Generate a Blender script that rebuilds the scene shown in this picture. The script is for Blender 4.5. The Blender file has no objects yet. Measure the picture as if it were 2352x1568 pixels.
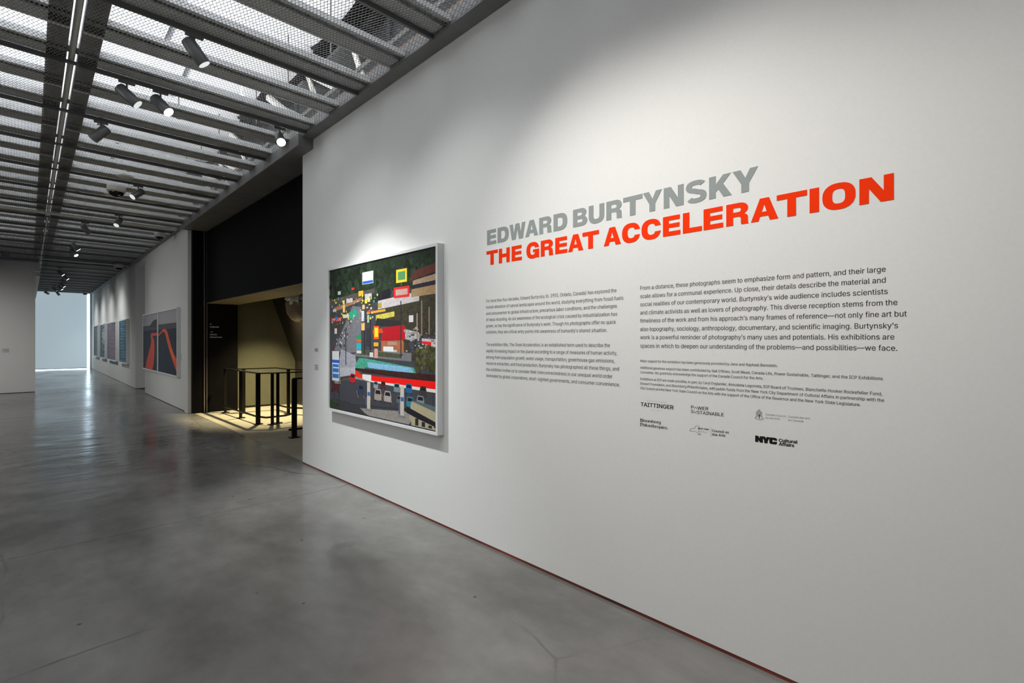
import bpy, bmesh, math, random, os
from mathutils import Vector, Matrix
from mathutils.geometry import delaunay_2d_cdt, interpolate_bezier
random.seed(7)
SC = bpy.context.scene
COL = SC.collection

# ------------------------------------------------------------------ camera, world, exposure, large lights
F_PX, CX, CY, EYE = 1127.0, 1176.0, 780.0, 1.5          # frame 2352 x 1568
YAW = math.atan((1176 - 66) / 1127)                      # angle between view axis and the long wall
SN, CS = math.sin(YAW), math.cos(YAW)
cd = bpy.data.cameras.new('camera')
cd.sensor_width = 36; cd.lens = F_PX / 2352 * 36; cd.shift_y = -4 / 2352; cd.clip_end = 200; cd.clip_start = .05
cam = bpy.data.objects.new('camera', cd); COL.objects.link(cam)
cam.location = (0, 0, EYE); cam.rotation_euler = (math.radians(90), 0, -YAW)
SC.camera = cam
SC.view_settings.view_transform = 'Standard'; SC.view_settings.look = 'None'
SC.view_settings.gamma = 1; SC.view_settings.exposure = 0.4; SC.view_settings.use_curve_mapping = False
wd = bpy.data.worlds.new('world'); SC.world = wd; wd.use_nodes = True
wd.node_tree.nodes['Background'].inputs[0].default_value = (.75, .8, .85, 1)
wd.node_tree.nodes['Background'].inputs[1].default_value = .1
try:
    SC.cycles.max_bounces = 6; SC.cycles.diffuse_bounces = 3; SC.cycles.glossy_bounces = 3
    SC.cycles.sample_clamp_indirect = 4; SC.cycles.caustics_reflective = False; SC.cycles.caustics_refractive = False
except Exception: pass

def spot(loc, target, power, deg, blend=1.0, col=(1, .95, .88), r=.04):
    l = bpy.data.lights.new('spot_beam', 'SPOT'); l.energy = power; l.spot_size = math.radians(deg)
    l.spot_blend = blend; l.color = col; l.shadow_soft_size = r
    o = bpy.data.objects.new('spot_beam', l); COL.objects.link(o); o.location = loc
    o.rotation_euler = (Vector(target) - Vector(loc)).to_track_quat('-Z', 'Y').to_euler(); return o
def area(loc, target, power, sx, sy, col=(1, 1, 1), spread=180):
    l = bpy.data.lights.new('area_glow', 'AREA'); l.energy = power; l.shape = 'RECTANGLE'; l.size = sx; l.size_y = sy
    l.color = col; l.spread = math.radians(spread)
    o = bpy.data.objects.new('area_glow', l); COL.objects.link(o); o.location = loc
    o.rotation_euler = (Vector(target) - Vector(loc)).to_track_quat('-Z', 'Y').to_euler(); return o

# track spots that wash the long white wall (heads of those in view are built further down)
WARM = (1, .965, .91); NEUT = (.97, 1, .99)
LZ = 3.58
spot((.95, 4.33, LZ), (2.37, 4.15, .22), 300, 68, 1, NEUT, .02)
spot((.95, 4.33, LZ), (2.37, 4.4, 1.4), 26, 100, 1, NEUT, .08)
spot((.90, 3.15, LZ), (2.37, 2.75, 1.35), 40, 96, 1, NEUT, .08)
spot((.90, 1.93, LZ), (2.37, 1.45, 1.4), 90, 86, 1, WARM, .08)
spot((.90, 0.71, LZ), (2.37, 0.95, 1.25), 58, 88, 1, WARM, .08)
spot((.90, -.51, LZ), (2.37, -.3, 1.1), 30, 88, 1, WARM, .08)
# soft fill lights added out of view on the left to lift walls and floor
area((-2.6, 0.5, 3.5), (2.37, 1.8, 1.8), 30, 2.5, 2.5, (1, .985, .96))
area((-3.2, 6.0, 3.5), (2.37, 5.8, 2.2), 38, 2.5, 3.5, (1, .985, .96))
area((-2.9, 13.5, 3.3), (2.3, 14.3, .1), 30, 2.0, 4.0, (1, .985, .95), 110)
area((-2.4, 16.9, 3.3), (-.8, 19.7, 0.1), 13, 2.2, 1.0, (1, .96, .93), 90)
for yy_ in (22.0, 25.0, 28.0, 31.0):  # added wide spots without lamp heads, brightening the distant wall
    spot((.55, yy_, 3.62), (2.33, yy_, .9), 110, 105, 1, (.97, .99, .96), .15)

# ------------------------------------------------------------------ projection helpers: a pixel of the photo onto a real plane
def on_x(px, py, X):
    r = (px - CX) / F_PX; y = X * (CS - r * SN) / (SN + r * CS); f = X * SN + y * CS
    return y, EYE + (CY - py) * f / F_PX
def on_y(px, py, Y):
    r = (px - CX) / F_PX; x = Y * (SN + r * CS) / (CS - r * SN); f = x * SN + Y * CS
    return x, EYE + (CY - py) * f / F_PX

# ------------------------------------------------------------------ materials
def mat(name, col, rough=.6, metal=0, spec=None, emit=None, estr=0):
    m = bpy.data.materials.new(name); m.use_nodes = True; b = m.node_tree.nodes['Principled BSDF']
    b.inputs['Base Color'].default_value = (*col, 1); b.inputs['Roughness'].default_value = rough
    b.inputs['Metallic'].default_value = metal
    if spec is not None: b.inputs['Specular IOR Level'].default_value = spec
    if emit: b.inputs['Emission Color'].default_value = (*emit, 1); b.inputs['Emission Strength'].default_value = estr
    return m
def N(m, t, **kw):
    n = m.node_tree.nodes.new(t)
    for k, v in kw.items():
        if k in n.inputs: n.inputs[k].default_value = v
        else: setattr(n, k, v)
    return n
def L(m, a, ao, b, bi): m.node_tree.links.new(a.outputs[ao], b.inputs[bi])
def ramp(m, stops):
    r = m.node_tree.nodes.new('ShaderNodeValToRGB'); e = r.color_ramp.elements
    while len(e) < len(stops): e.new(.5)
    for el, (p, c) in zip(e, stops): el.position = p; el.color = (*c, 1) if len(c) == 3 else c
    return r
def noisy(name, c1, c2, scale, rough=.6, bump=0, metal=0, detail=6, spec=None, stretch=(1, 1, 1)):
    m = mat(name, c1, rough, metal, spec); b = m.node_tree.nodes['Principled BSDF']
    tc = N(m, 'ShaderNodeTexCoord'); mp = N(m, 'ShaderNodeMapping'); mp.inputs['Scale'].default_value = stretch
    L(m, tc, 'Object', mp, 'Vector')
    n = N(m, 'ShaderNodeTexNoise', Scale=scale, Detail=detail); L(m, mp, 'Vector', n, 'Vector')
    r = ramp(m, [(.35, c1), (.65, c2)]); L(m, n, 'Fac', r, 'Fac'); L(m, r, 'Color', b, 'Base Color')
    if bump:
        bp = N(m, 'ShaderNodeBump', Strength=bump, Distance=.002); L(m, n, 'Fac', bp, 'Height'); L(m, bp, 'Normal', b, 'Normal')
    return m
M = {}
M['wall'] = noisy('white_wall_paint', (.78, .785, .77), (.80, .80, .785), 60, .75, .08, spec=.2)
M['wallfar'] = noisy('far_wall_paint', (.74, .745, .73), (.77, .77, .75), 40, .8, .06, spec=.2)
M['black'] = noisy('black_panel_paint', (.0022, .0019, .0022), (.0035, .003, .0033), 4, .6, .05, spec=.08)
M['olive'] = noisy('olive_wall_paint', (.075, .072, .045), (.092, .086, .052), 3, .7, .05)
M['darkbrown'] = noisy('dark_brown_panel', (.012, .01, .009), (.018, .014, .012), 3, .5)
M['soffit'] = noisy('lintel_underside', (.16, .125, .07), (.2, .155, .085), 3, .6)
M['beam'] = noisy('grey_beam_paint', (.74, .75, .75), (.80, .81, .81), 6, .5, .05, stretch=(.4, 3, 3))
M['mesh'] = mat('grey_mesh_steel', (.30, .305, .30), .55, .1)
M['track'] = mat('dark_track_metal', (.15, .15, .152), .4, .5)
M['channel'] = noisy('dark_grey_channel', (.19, .19, .19), (.23, .228, .225), 5, .55)
M['lampbody'] = mat('lamp_housing_grey', (.16, .165, .17), .45, .3)
M['lens_on'] = mat('lamp_lens_lit', (.9, .9, .9), .3, emit=(1, 1, 1), estr=14)
M['lens_mid'] = mat('lamp_lens_side', (.9, .9, .9), .3, emit=(.93, 1, .98), estr=.5)
M['lens_off'] = mat('lamp_lens_dim', (.35, .36, .37), .2)
M['whiteduct'] = noisy('white_plenum_panel', (.80, .81, .83), (.88, .89, .90), 1.5, .5, .2)
M['greyduct'] = noisy('grey_duct_sheet', (.06, .062, .065), (.09, .092, .095), 2, .55, .1)
M['slabtop'] = noisy('dark_deck', (.10, .095, .095), (.15, .14, .14), 2, .8)
M['foil'] = mat('white_pipe_wrap', (.85, .84, .8), .35)
M['rust'] = noisy('brown_pipe', (.20, .13, .10), (.28, .22, .17), 3, .7)
M['frame'] = mat('white_frame_lacquer', (.72, .72, .73), .4)
M['mat_gap'] = mat('frame_inner_shadow', (.02, .02, .02), .6)
M['plastic'] = mat('white_plastic', (.62, .6, .55), .4)
M['smoked'] = mat('smoked_dome', (.01, .008, .008), .08)
M['rail'] = mat('blackened_steel', (.012, .011, .01), .35, .6)
M['steel'] = mat('thin_steel_strip', (.22, .2, .2), .35, .8)
M['ink'] = mat('dark_grey_vinyl', (.045, .042, .042), .8, spec=.1)
M['inklight'] = mat('mid_grey_vinyl', (.22, .22, .22), .8, spec=.1)
M['inkfaint'] = mat('faint_grey_vinyl', (.48, .48, .47), .8, spec=.1)
M['inkblack'] = mat('black_vinyl', (.014, .012, .012), .8, spec=.1)
M['grey'] = mat('grey_heading_vinyl', (.30, .33, .325), .8, spec=.1)
M['red'] = mat('orange_red_heading_vinyl', (.96, .040, .002), .8, spec=.1)
M['signwhite'] = mat('pale_sign_vinyl', (.45, .42, .38), .5)
M['card'] = mat('label_card', (.6, .6, .6), .6)
M['redtrim'] = noisy('red_brown_base_strip', (.07, .016, .011), (.26, .045, .028), 2.2, .6, stretch=(1, 1, 1))
M['blind'] = mat('emissive_roller_blind', (.5, .55, .58), .8, emit=(.55, .69, .77), estr=.42)  # daylight coming through the blind is put in as its own emission
M['daylight'] = mat('daylight_glass', (.8, .9, 1), .3, emit=(.75, .9, 1), estr=2.6)
M['blind_bar'] = mat('blind_bottom_bar', (.30, .35, .38), .5)
M['brownsheet'] = noisy('brown_wrapped_duct', (.12, .08, .045), (.2, .14, .075), 5, .5, .3)
M['crumple'] = noisy('crumpled_white_plastic', (.6, .58, .5), (.75, .73, .66), 14, .3, 1)
# polished concrete
m = M['floor'] = mat('polished_concrete', (.2, .2, .2), .3, spec=.6); b = m.node_tree.nodes['Principled BSDF']
tc = N(m, 'ShaderNodeTexCoord'); mp = N(m, 'ShaderNodeMapping'); mp.inputs['Scale'].default_value = (1, .6, 1)
L(m, tc, 'Object', mp, 'Vector')
n1 = N(m, 'ShaderNodeTexNoise', Scale=.7, Detail=6, Roughness=.55, Distortion=.25); L(m, mp, 'Vector', n1, 'Vector')
n2 = N(m, 'ShaderNodeTexNoise', Scale=7, Detail=8, Roughness=.6); L(m, mp, 'Vector', n2, 'Vector')
n3 = N(m, 'ShaderNodeTexNoise', Scale=90, Detail=3); L(m, tc, 'Object', n3, 'Vector')
r1 = ramp(m, [(.3, (.095, .092, .087)), (.52, (.205, .2, .19)), (.72, (.29, .283, .273))]); L(m, n1, 'Fac', r1, 'Fac')
r2 = ramp(m, [(.3, (.86, .86, .86)), (.7, (1.08, 1.07, 1.06))]); L(m, n2, 'Fac', r2, 'Fac')
mx = N(m, 'ShaderNodeMix', data_type='RGBA', blend_type='MULTIPLY'); mx.inputs[0].default_value = 1
L(m, r1, 'Color', mx, 6); L(m, r2, 'Color', mx, 7)
# hairline cracks
dn = N(m, 'ShaderNodeTexNoise', Scale=2.2, Detail=6); L(m, tc, 'Object', dn, 'Vector')
ad = N(m, 'ShaderNodeMix', data_type='VECTOR'); ad.inputs[0].default_value = .12
L(m, tc, 'Object', ad, 4); L(m, dn, 'Color', ad, 5)
vo = N(m, 'ShaderNodeTexVoronoi', feature='DISTANCE_TO_EDGE', Scale=.62); L(m, ad, 1, vo, 'Vector')
rc = ramp(m, [(.0, (.5, .5, .5)), (.006, (1, 1, 1))]); L(m, vo, 'Distance', rc, 'Fac')
mx2 = N(m, 'ShaderNodeMix', data_type='RGBA', blend_type='MULTIPLY'); L(m, mx, 2, mx2, 6); L(m, rc, 'Color', mx2, 7)
rm = ramp(m, [(.5, (0, 0, 0)), (.6, (1, 1, 1))]); L(m, n1, 'Fac', rm, 'Fac'); L(m, rm, 'Color', mx2, 0)
# small dark pits
vp = N(m, 'ShaderNodeTexVoronoi', Scale=4.5); L(m, tc, 'Object', vp, 'Vector')
rp = ramp(m, [(.03, (.4, .39, .38)), (.06, (1, 1, 1))]); L(m, vp, 'Distance', rp, 'Fac')
wn = N(m, 'ShaderNodeTexWhiteNoise'); L(m, vp, 'Position', wn, 'Vector')
rw = ramp(m, [(.6, (0, 0, 0)), (.62, (1, 1, 1))]); L(m, wn, 'Value', rw, 'Fac')
mx3 = N(m, 'ShaderNodeMix', data_type='RGBA', blend_type='MULTIPLY'); L(m, mx2, 2, mx3, 6); L(m, rp, 'Color', mx3, 7); L(m, rw, 'Color', mx3, 0)
L(m, mx3, 2, b, 'Base Color')
rr = ramp(m, [(.3, (.13, .13, .13)), (.7, (.29, .29, .29))]); L(m, n1, 'Fac', rr, 'Fac'); L(m, rr, 'Color', b, 'Roughness')
mpb = N(m, 'ShaderNodeMapping'); mpb.inputs['Scale'].default_value = (.8, 1.6, 1); L(m, tc, 'Object', mpb, 'Vector')
nb = N(m, 'ShaderNodeTexNoise', Scale=1.6, Detail=3); L(m, mpb, 'Vector', nb, 'Vector')
bp = N(m, 'ShaderNodeBump', Strength=.55, Distance=.02); L(m, nb, 'Fac', bp, 'Height')
bp2 = N(m, 'ShaderNodeBump', Strength=.08, Distance=.001); L(m, n3, 'Fac', bp2, 'Height'); L(m, bp, 'Normal', bp2, 'Normal')
L(m, bp2, 'Normal', b, 'Normal')
M['vestfloor'] = noisy('vestibule_concrete', (.30, .27, .21), (.36, .33, .26), 2, .45, .05)
m = M['print'] = mat('photographic_print', (.5, .5, .5), .55, spec=.15); b = m.node_tree.nodes['Principled BSDF']
at = N(m, 'ShaderNodeAttribute', attribute_name='Col'); tc = N(m, 'ShaderNodeTexCoord')
nn = N(m, 'ShaderNodeTexNoise', Scale=45, Detail=8, Roughness=.75); L(m, tc, 'Object', nn, 'Vector')
rr = ramp(m, [(.32, (.35, .35, .35)), (.68, (1.5, 1.5, 1.5))]); L(m, nn, 'Fac', rr, 'Fac')
mx = N(m, 'ShaderNodeMix', data_type='RGBA', blend_type='MULTIPLY'); L(m, at, 'Alpha', mx, 0); L(m, at, 'Color', mx, 6); L(m, rr, 'Color', mx, 7)
L(m, mx, 2, b, 'Base Color')

# ------------------------------------------------------------------ object helpers
def link_mesh(name, me, m, parent=None, loc=None):
    if m: me.materials.append(m)
    o = bpy.data.objects.new(name, me); COL.objects.link(o)
    if parent: o.parent = parent
    if loc: o.location = loc
    return o
def obj(name, bm, m, parent=None, loc=None, smooth=False):
    bmesh.ops.recalc_face_normals(bm, faces=bm.faces)
    me = bpy.data.meshes.new(name); bm.to_mesh(me); bm.free()
    if smooth:
        for p in me.polygons: p.use_smooth = True
        try: me.set_sharp_from_angle(angle=math.radians(40))
        except Exception: pass
    return link_mesh(name, me, m, parent, loc)
def thing(name, label, cat, loc=(0, 0, 0), group=None, rot=(0, 0, 0)):
    o = bpy.data.objects.new(name, None); COL.objects.link(o); o.location = loc; o.rotation_euler = rot
    o.empty_display_size = .05
    o['label'] = label; o['category'] = cat
    if group: o['group'] = group
    return o
def tag(o, label, cat, group=None):
    o['label'] = label; o['category'] = cat
    if group: o['group'] = group
    return o
def struct(o, label=None, cat=None):
    o['kind'] = 'structure'
    if label: o['label'] = label
    if cat: o['category'] = cat
    return o
def box(bm, x0, x1, y0, y1, z0, z1, bev=0):
    g = bmesh.ops.create_cube(bm, size=1)
    for v in g['verts']:
        v.co = Vector(((x0 + x1) / 2 + v.co.x * (x1 - x0), (y0 + y1) / 2 + v.co.y * (y1 - y0), (z0 + z1) / 2 + v.co.z * (z1 - z0)))
    if bev:
        es = {e for v in g['verts'] for e in v.link_edges}
        bmesh.ops.bevel(bm, geom=list(es), offset=bev, segments=2, affect='EDGES')
def boxbm(*a, **k):
    bm = bmesh.new(); box(bm, *a, **k); return bm
def prism(pts, axis, a, b):
    """polygon pts in the plane normal to axis ('x','y','z'), extruded a..b"""
    bm = bmesh.new()
    def mk(p, t): return {'x': (t, p[0], p[1]), 'y': (p[0], t, p[1]), 'z': (p[0], p[1], t)}[axis]
    A = [bm.verts.new(mk(p, a)) for p in pts]; B = [bm.verts.new(mk(p, b)) for p in pts]
    bm.faces.new(A); bm.faces.new(B[::-1])
    for i in range(len(pts)): j = (i + 1) % len(pts); bm.faces.new((A[i], A[j], B[j], B[i]))
    return bm
def lathe(bm, prof, n=24, mtx=None):
    """profile [(r, z)] turned about local z"""
    rings = []
    for r, z in prof:
        rings.append([bm.verts.new((mtx @ Vector((r * math.cos(2 * math.pi * i / n), r * math.sin(2 * math.pi * i / n), z))) if mtx else
                      Vector((r * math.cos(2 * math.pi * i / n), r * math.sin(2 * math.pi * i / n), z))) for i in range(n)])
    for a, b_ in zip(rings, rings[1:]):
        for i in range(n): j = (i + 1) % n; bm.faces.new((a[i], a[j], b_[j], b_[i]))
    bm.faces.new(rings[0][::-1]); bm.faces.new(rings[-1])
def tube(bm, pts, r, n=8):
    pts = [Vector(p) for p in pts]; rings = []
    for i, p in enumerate(pts):
        d = (pts[min(i + 1, len(pts) - 1)] - pts[max(i - 1, 0)]).normalized()
        u = d.orthogonal().normalized() if abs(d.z) > .9 else d.cross(Vector((0, 0, 1))).normalized(); w = d.cross(u)
        rings.append([bm.verts.new(p + r * (math.cos(2 * math.pi * k / n) * u + math.sin(2 * math.pi * k / n) * w)) for k in range(n)])
    for a, b_ in zip(rings, rings[1:]):
        for i in range(n): j = (i + 1) % n; bm.faces.new((a[i], a[j], b_[j], b_[i]))
    bm.faces.new(rings[0][::-1]); bm.faces.new(rings[-1])
def bar(bm, p, q, w, h):
    """rectangular bar from p to q, width w (horizontal), height h"""
    p, q = Vector(p), Vector(q); d = (q - p).normalized()
    if abs(d.z) > .95: u = Vector((1, 0, 0)); v = Vector((0, 1, 0))
    else: u = d.cross(Vector((0, 0, 1))).normalized(); v = u.cross(d).normalized()
    A = [bm.verts.new(p + a * u * w / 2 + b_ * v * h / 2) for a, b_ in ((-1, -1), (1, -1), (1, 1), (-1, 1))]
    B = [bm.verts.new(q + a * u * w / 2 + b_ * v * h / 2) for a, b_ in ((-1, -1), (1, -1), (1, 1), (-1, 1))]
    bm.faces.new(A); bm.faces.new(B[::-1])
    for i in range(4): j = (i + 1) % 4; bm.faces.new((A[i], A[j], B[j], B[i]))

# ------------------------------------------------------------------ dimensions (metres)
D = 2.37            # face of the long white wall (plane x = D)
ZC = 3.86           # ceiling mesh plane
YE = 6.03           # far end of the near wall
YJ = 11.65          # far jamb of the dark portal
YW = 33.2           # window at the end
XL = -6.0; YB = -5.0

# ------------------------------------------------------------------ setting: floor
fl = obj('floor', boxbm(XL, D + .3, YB, YW + 1, -.20, -.012), M['channel']); struct(fl)
ys = [YB, 4.81, 12.6, 20.4, YW + 1]
for a, b_ in zip(ys, ys[1:]):
    obj('slab', boxbm(XL, D + .03, a + .0025, b_ - .0025, -.012, 0), M['floor'], fl)
vf = obj('floor.001', boxbm(D + .042, 6.5, YE - .6, 12.2, -.20, -.002), M['vestfloor']); struct(vf)
obj('joint_strip', boxbm(D + .03, D + .042, YE + .001, YJ - .001, -.19, -.006), M['darkbrown'], vf)
# ---- long wall, near part
w = obj('wall_right', boxbm(D, D + .14, YB, YE, .018, ZC + .02), M['wall']); struct(w)
bs = obj('baseboard_right', boxbm(D + .003, D + .13, YB, YE - .002, 0, .018), M['redtrim']); struct(bs)
e = obj('trim_1', boxbm(D + .015, D + .135, YE, YE + .03, 0, 3.72), M['black']); struct(e)  # black strip standing in for the shade of the gap at the wall end
# ---- vestibule shell
struct(obj('wall_back', boxbm(D + .001, 3.2, YJ, YJ + .12, 0, ZC), M['black']))
struct(obj('wall_back.001', boxbm(3.2, 6.3, YJ + .17, YJ + .27, 0, ZC), M['olive']))
struct(obj('wall_upper', boxbm(2.62, 3.2, YE - .4, YJ - .001, 2.262, ZC), M['black']))
struct(obj('trim_2', boxbm(2.622, 3.2, YE - .4, YJ - .001, 2.25, 2.262), M['soffit']))
struct(obj('ceiling_vestibule', boxbm(3.2, 6.3, YE - .4, YJ + .17, 3.0, 3.1), M['darkbrown']))
lean = prism([(4.47, 0), (4.47, 1.0), (3.97, 2.38), (3.74, 3.0), (4.9, 3.0), (4.9, 0)], 'y', YE - .4, YJ + .169)
struct(obj('wall_inclined', lean, M['darkbrown']))
struct(obj('wall_behind', boxbm(D + .14, 4.47, YE - .5, YE - .4, 0, 3.0), M['darkbrown']))
# steel door-track strip on the jamb
xs, _ = on_y(472, 800, YJ)
t = obj('trim_3', boxbm(xs - .035, xs - .012, YJ - .02, YJ, 0, 3.72), M['steel']); struct(t)
t = obj('trim_4', boxbm(xs + .012, xs + .03, YJ - .02, YJ, 0, 3.72), M['steel']); struct(t)
# ---- far walls beyond the portal
XF = 2.33
struct(obj('wall_right.001', boxbm(XF, XF + .5, YJ + .44, 17.1, .012, ZC + .2), M['wallfar']))
struct(obj('trim_5', boxbm(XF - .02, XF + .5, YJ + .121, YJ + .425, 0, ZC), M['wallfar']))
struct(obj('baseboard_right.001', boxbm(XF + .01, XF + .4, YJ + .13, 17.09, 0, .012), M['darkbrown']))
struct(obj('wall_right.002', boxbm(XF, XF + .5, 18.8, YW + .5, .012, ZC + .2), M['wallfar']))
struct(obj('baseboard_right.002', boxbm(XF + .01, XF + .4, 18.81, YW, 0, .012), M['darkbrown']))
struct(obj('wall_alcove', boxbm(XF + 1.5, XF + 1.6, 17.1, 18.8, 0, ZC), M['wallfar']))
struct(obj('trim_6', boxbm(XF + .02, XF + 1.5, 17.1, 18.8, 3.72, ZC + .1), M['wallfar']))
# ---- partition facing us, wall behind it, rest of the gallery
struct(obj('wall_partition', boxbm(XL, .135, 19.68, 19.95, .012, 3.55), M['wallfar']))
struct(obj('baseboard_partition', boxbm(XL, .12, 19.7, 19.93, 0, .012), M['darkbrown']))
struct(obj('wall_left.001', boxbm(.05, .25, 21.5, YW, 3.5, ZC), M['wallfar']))
struct(obj('wall_far', boxbm(XL, .049, 21.6, 21.8, 3.35, ZC), M['wallfar']))
struct(obj('wall_left', boxbm(XL - .2, XL, YB - .2, YW, 0, 5.3), M['wallfar']))
struct(obj('wall_rear', boxbm(XL, D + .14, YB - .2, YB, 0, 5.3), M['wallfar']))
# ---- window at the end with a backlit blind
win = thing('window_1', 'tall end window with pale blue roller blind', 'window'); del win['category']; win['kind'] = 'structure'
obj('pane', boxbm(-4.2, 2.25, YW + .10, YW + .12, 0, 3.9), M['daylight'], win)
obj('roller_blind', boxbm(-4.2, 2.13, YW + .0, YW + .004, .06, 3.9), M['blind'], win)
obj('bottom_bar', boxbm(-4.2, 2.13, YW - .01, YW + .014, .045, .075), M['blind_bar'], win)
obj('window_frame', boxbm(2.235, XF, YW - .02, YW + .12, 0, 3.86), M['wallfar'], win)
struct(obj('wall_end', boxbm(XL, XF + .6, YW + .5, YW + .6, 0, 5.3), M['wallfar']))

# ------------------------------------------------------------------ ceiling
ce = obj('ceiling', boxbm(XL, 6.3, YB, YW + .5, 5.30, 5.40), M['slabtop']); struct(ce)
P = 1.22; Y0 = 3.15
def mesh_panel_data(wx, wy, SW=.0254, LWm=.0581, t=.0032):
    """diamond expanded steel, long way along y"""
    me = bpy.data.meshes.new('mesh_panel'); V = []; Fc = []
    nx = int(wx / SW); ny = int(wy / LWm); sx = wx / nx; sy = wy / ny
    a = t / 2
    def strand(p, q):
        dx, dy = q[0] - p[0], q[1] - p[1]; l = math.hypot(dx, dy); ux, uy = -dy / l * a, dx / l * a
        k = len(V)
        for (x, y) in (p, q):
            V.extend([(x + ux, y + uy, 0), (x - ux, y - uy, .0012), (x, y, .0035)])
        Fc.extend([(k, k + 1, k + 4, k + 3), (k + 1, k + 2, k + 5, k + 4), (k + 2, k, k + 3, k + 5)])
    for i in range(nx):
        for j in range(ny):
            c = ((i + .5) * sx, (j + .5) * sy); l = (i * sx, c[1]); r = ((i + 1) * sx, c[1]); b0 = (c[0], j * sy); t0 = (c[0], (j + 1) * sy)
            strand(l, b0); strand(l, t0); strand(r, b0); strand(r, t0)
    me.from_pydata(V, [], Fc); me.materials.append(M['mesh']); return me
COLS = [(.30, 2.24), (-1.75, .22), (-3.9, -1.75)]
pdat = {}
K0, K1 = -2, 25
def linked(name, me, parent, loc):
    o = bpy.data.objects.new(name, me); COL.objects.link(o); o.parent = parent; o.location = loc; return o
def data_of(bm, m, smooth=False):
    bmesh.ops.recalc_face_normals(bm, faces=bm.faces); me = bpy.data.meshes.new('part'); bm.to_mesh(me); bm.free(); me.materials.append(m)
    if smooth:
        for p in me.polygons: p.use_smooth = True
    return me
for ci, (a, b_) in enumerate(COLS):
    wdt = b_ - a
    pm = mesh_panel_data(wdt, P - .03)
    bd = bmesh.new(); box(bd, 0, wdt, -.03, .10, .012, .025); box(bd, 0, wdt, -.12, -.085, .012, .025); box(bd, 0, wdt, -.125, -.12, .012, .055); box(bd, 0, wdt, .10, .105, .012, .055); box(bd, 0, wdt, -.12, .10, .050, .055)
    bd = data_of(bd, M['beam'])
    td = bmesh.new(); box(td, 0, wdt, -.012, .012, -.030, -.001); box(td, 0, wdt, -.012, .05, -.001, .006); td = data_of(td, M['track'])
    ed = data_of(boxbm(0, wdt, -.012, .012, .0, .03), M['beam'])
    for k in range(K0, K1):
        y = Y0 + P * k
        linked('mesh_panel', pm, ce, (a, y + .015, ZC))
        linked('cross_beam', bd, ce, (a, y - .105, ZC))
        linked('lighting_track', td, ce, (a, y, ZC))
        linked('cross_beam', bd, ce, (a, y - .105 + P / 2 + .02, ZC))
        linked('panel_edge', ed, ce, (a, y + P / 2 + .025, ZC + .002))
# longitudinal pair of joists with a pale conduit between them
for x0, x1 in ((.10, .225), (.295, .42)):
    obj('long_joist', boxbm(x0, x1, YB, YW, ZC + .012, ZC + .08), M['channel'], ce)
bm = bmesh.new(); tube(bm, [(.26, YB, ZC + .05), (.26, YW, ZC + .05)], .022, 10); obj('conduit', bm, M['foil'], ce, smooth=True)
for k in range(K0, K1):
    bm = boxbm(.222, .298, Y0 + P * k - .012, Y0 + P * k + .012, ZC - .02, ZC + .004); obj('joist_clip', bm, M['track'], ce)
# perimeter channel along the wall and beam over the portal
struct(obj('trim_7', boxbm(2.24, D - .001, YB, 5.72, ZC - .02, ZC + .10, bev=.004), M['channel']))
struct(obj('trim_8', boxbm(2.20, 2.62, 5.72, YJ + .12, 3.73, ZC + .10, bev=.004), M['channel']))
struct(obj('trim_9', boxbm(2.24, XF - .001, YJ + .13, YW, ZC - .01, ZC + .15), M['channel']))
struct(obj('trim_10', boxbm(XL, .25, 20.9, 21.2, 3.6, ZC - .001), M['wallfar']))
# pale cable tray crossing below the mesh
pt = obj('trim_11', boxbm(-3, 2.2, 12.22, 12.30, ZC - .075, ZC - .04), M['plastic']); struct(pt)
struct(obj('trim_12', boxbm(.3, 2.25, 19.2, 19.42, ZC - .06, ZC - .002), M['channel']))

# ---- plenum above the mesh: pale baffles, with linear uplights added on the beams to brighten them
for k in range(K0, 12):
    y = Y0 + P * k - .105
    n = 8; rows = []
    for i in range(n + 1):
        a = math.pi * i / n
        rows.append((y + P * .5 - math.cos(a) * (P * .5 - .02), 4.78 - .10 * math.sin(a) ** .8))
    top = [(rows[-1][0], 5.0), (rows[0][0], 5.0)]
    xr = 2.22 + .07 * ((k * 37) % 3 - 1); xm = .45 + .3 * ((k * 53) % 4)
    for xa, xb in ((-4.2, xm - .03), (xm + .03, xr)):
        obj('white_baffle', prism(rows + top, 'x', xa, xb), M['whiteduct'], ce)
    obj('baffle_end', prism([(a_, b_ - .03) for a_, b_ in rows] + top, 'x', xr + .01, xr + .16), M['black'], ce)
for k in range(K0, 11):
    y = Y0 + P * k - .105
    obj('added_uplight_tray', boxbm(-3.6, 2.1, y - .06, y + .06, ZC + .056, ZC + .10), M['beam'], ce)
    area((-.8, y, ZC + .11), (-.8, y + .0001, 5), (29 if k < 3 else 27 if k < 5 else 10), 5.4, .16, (.93, .96, 1))
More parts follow.
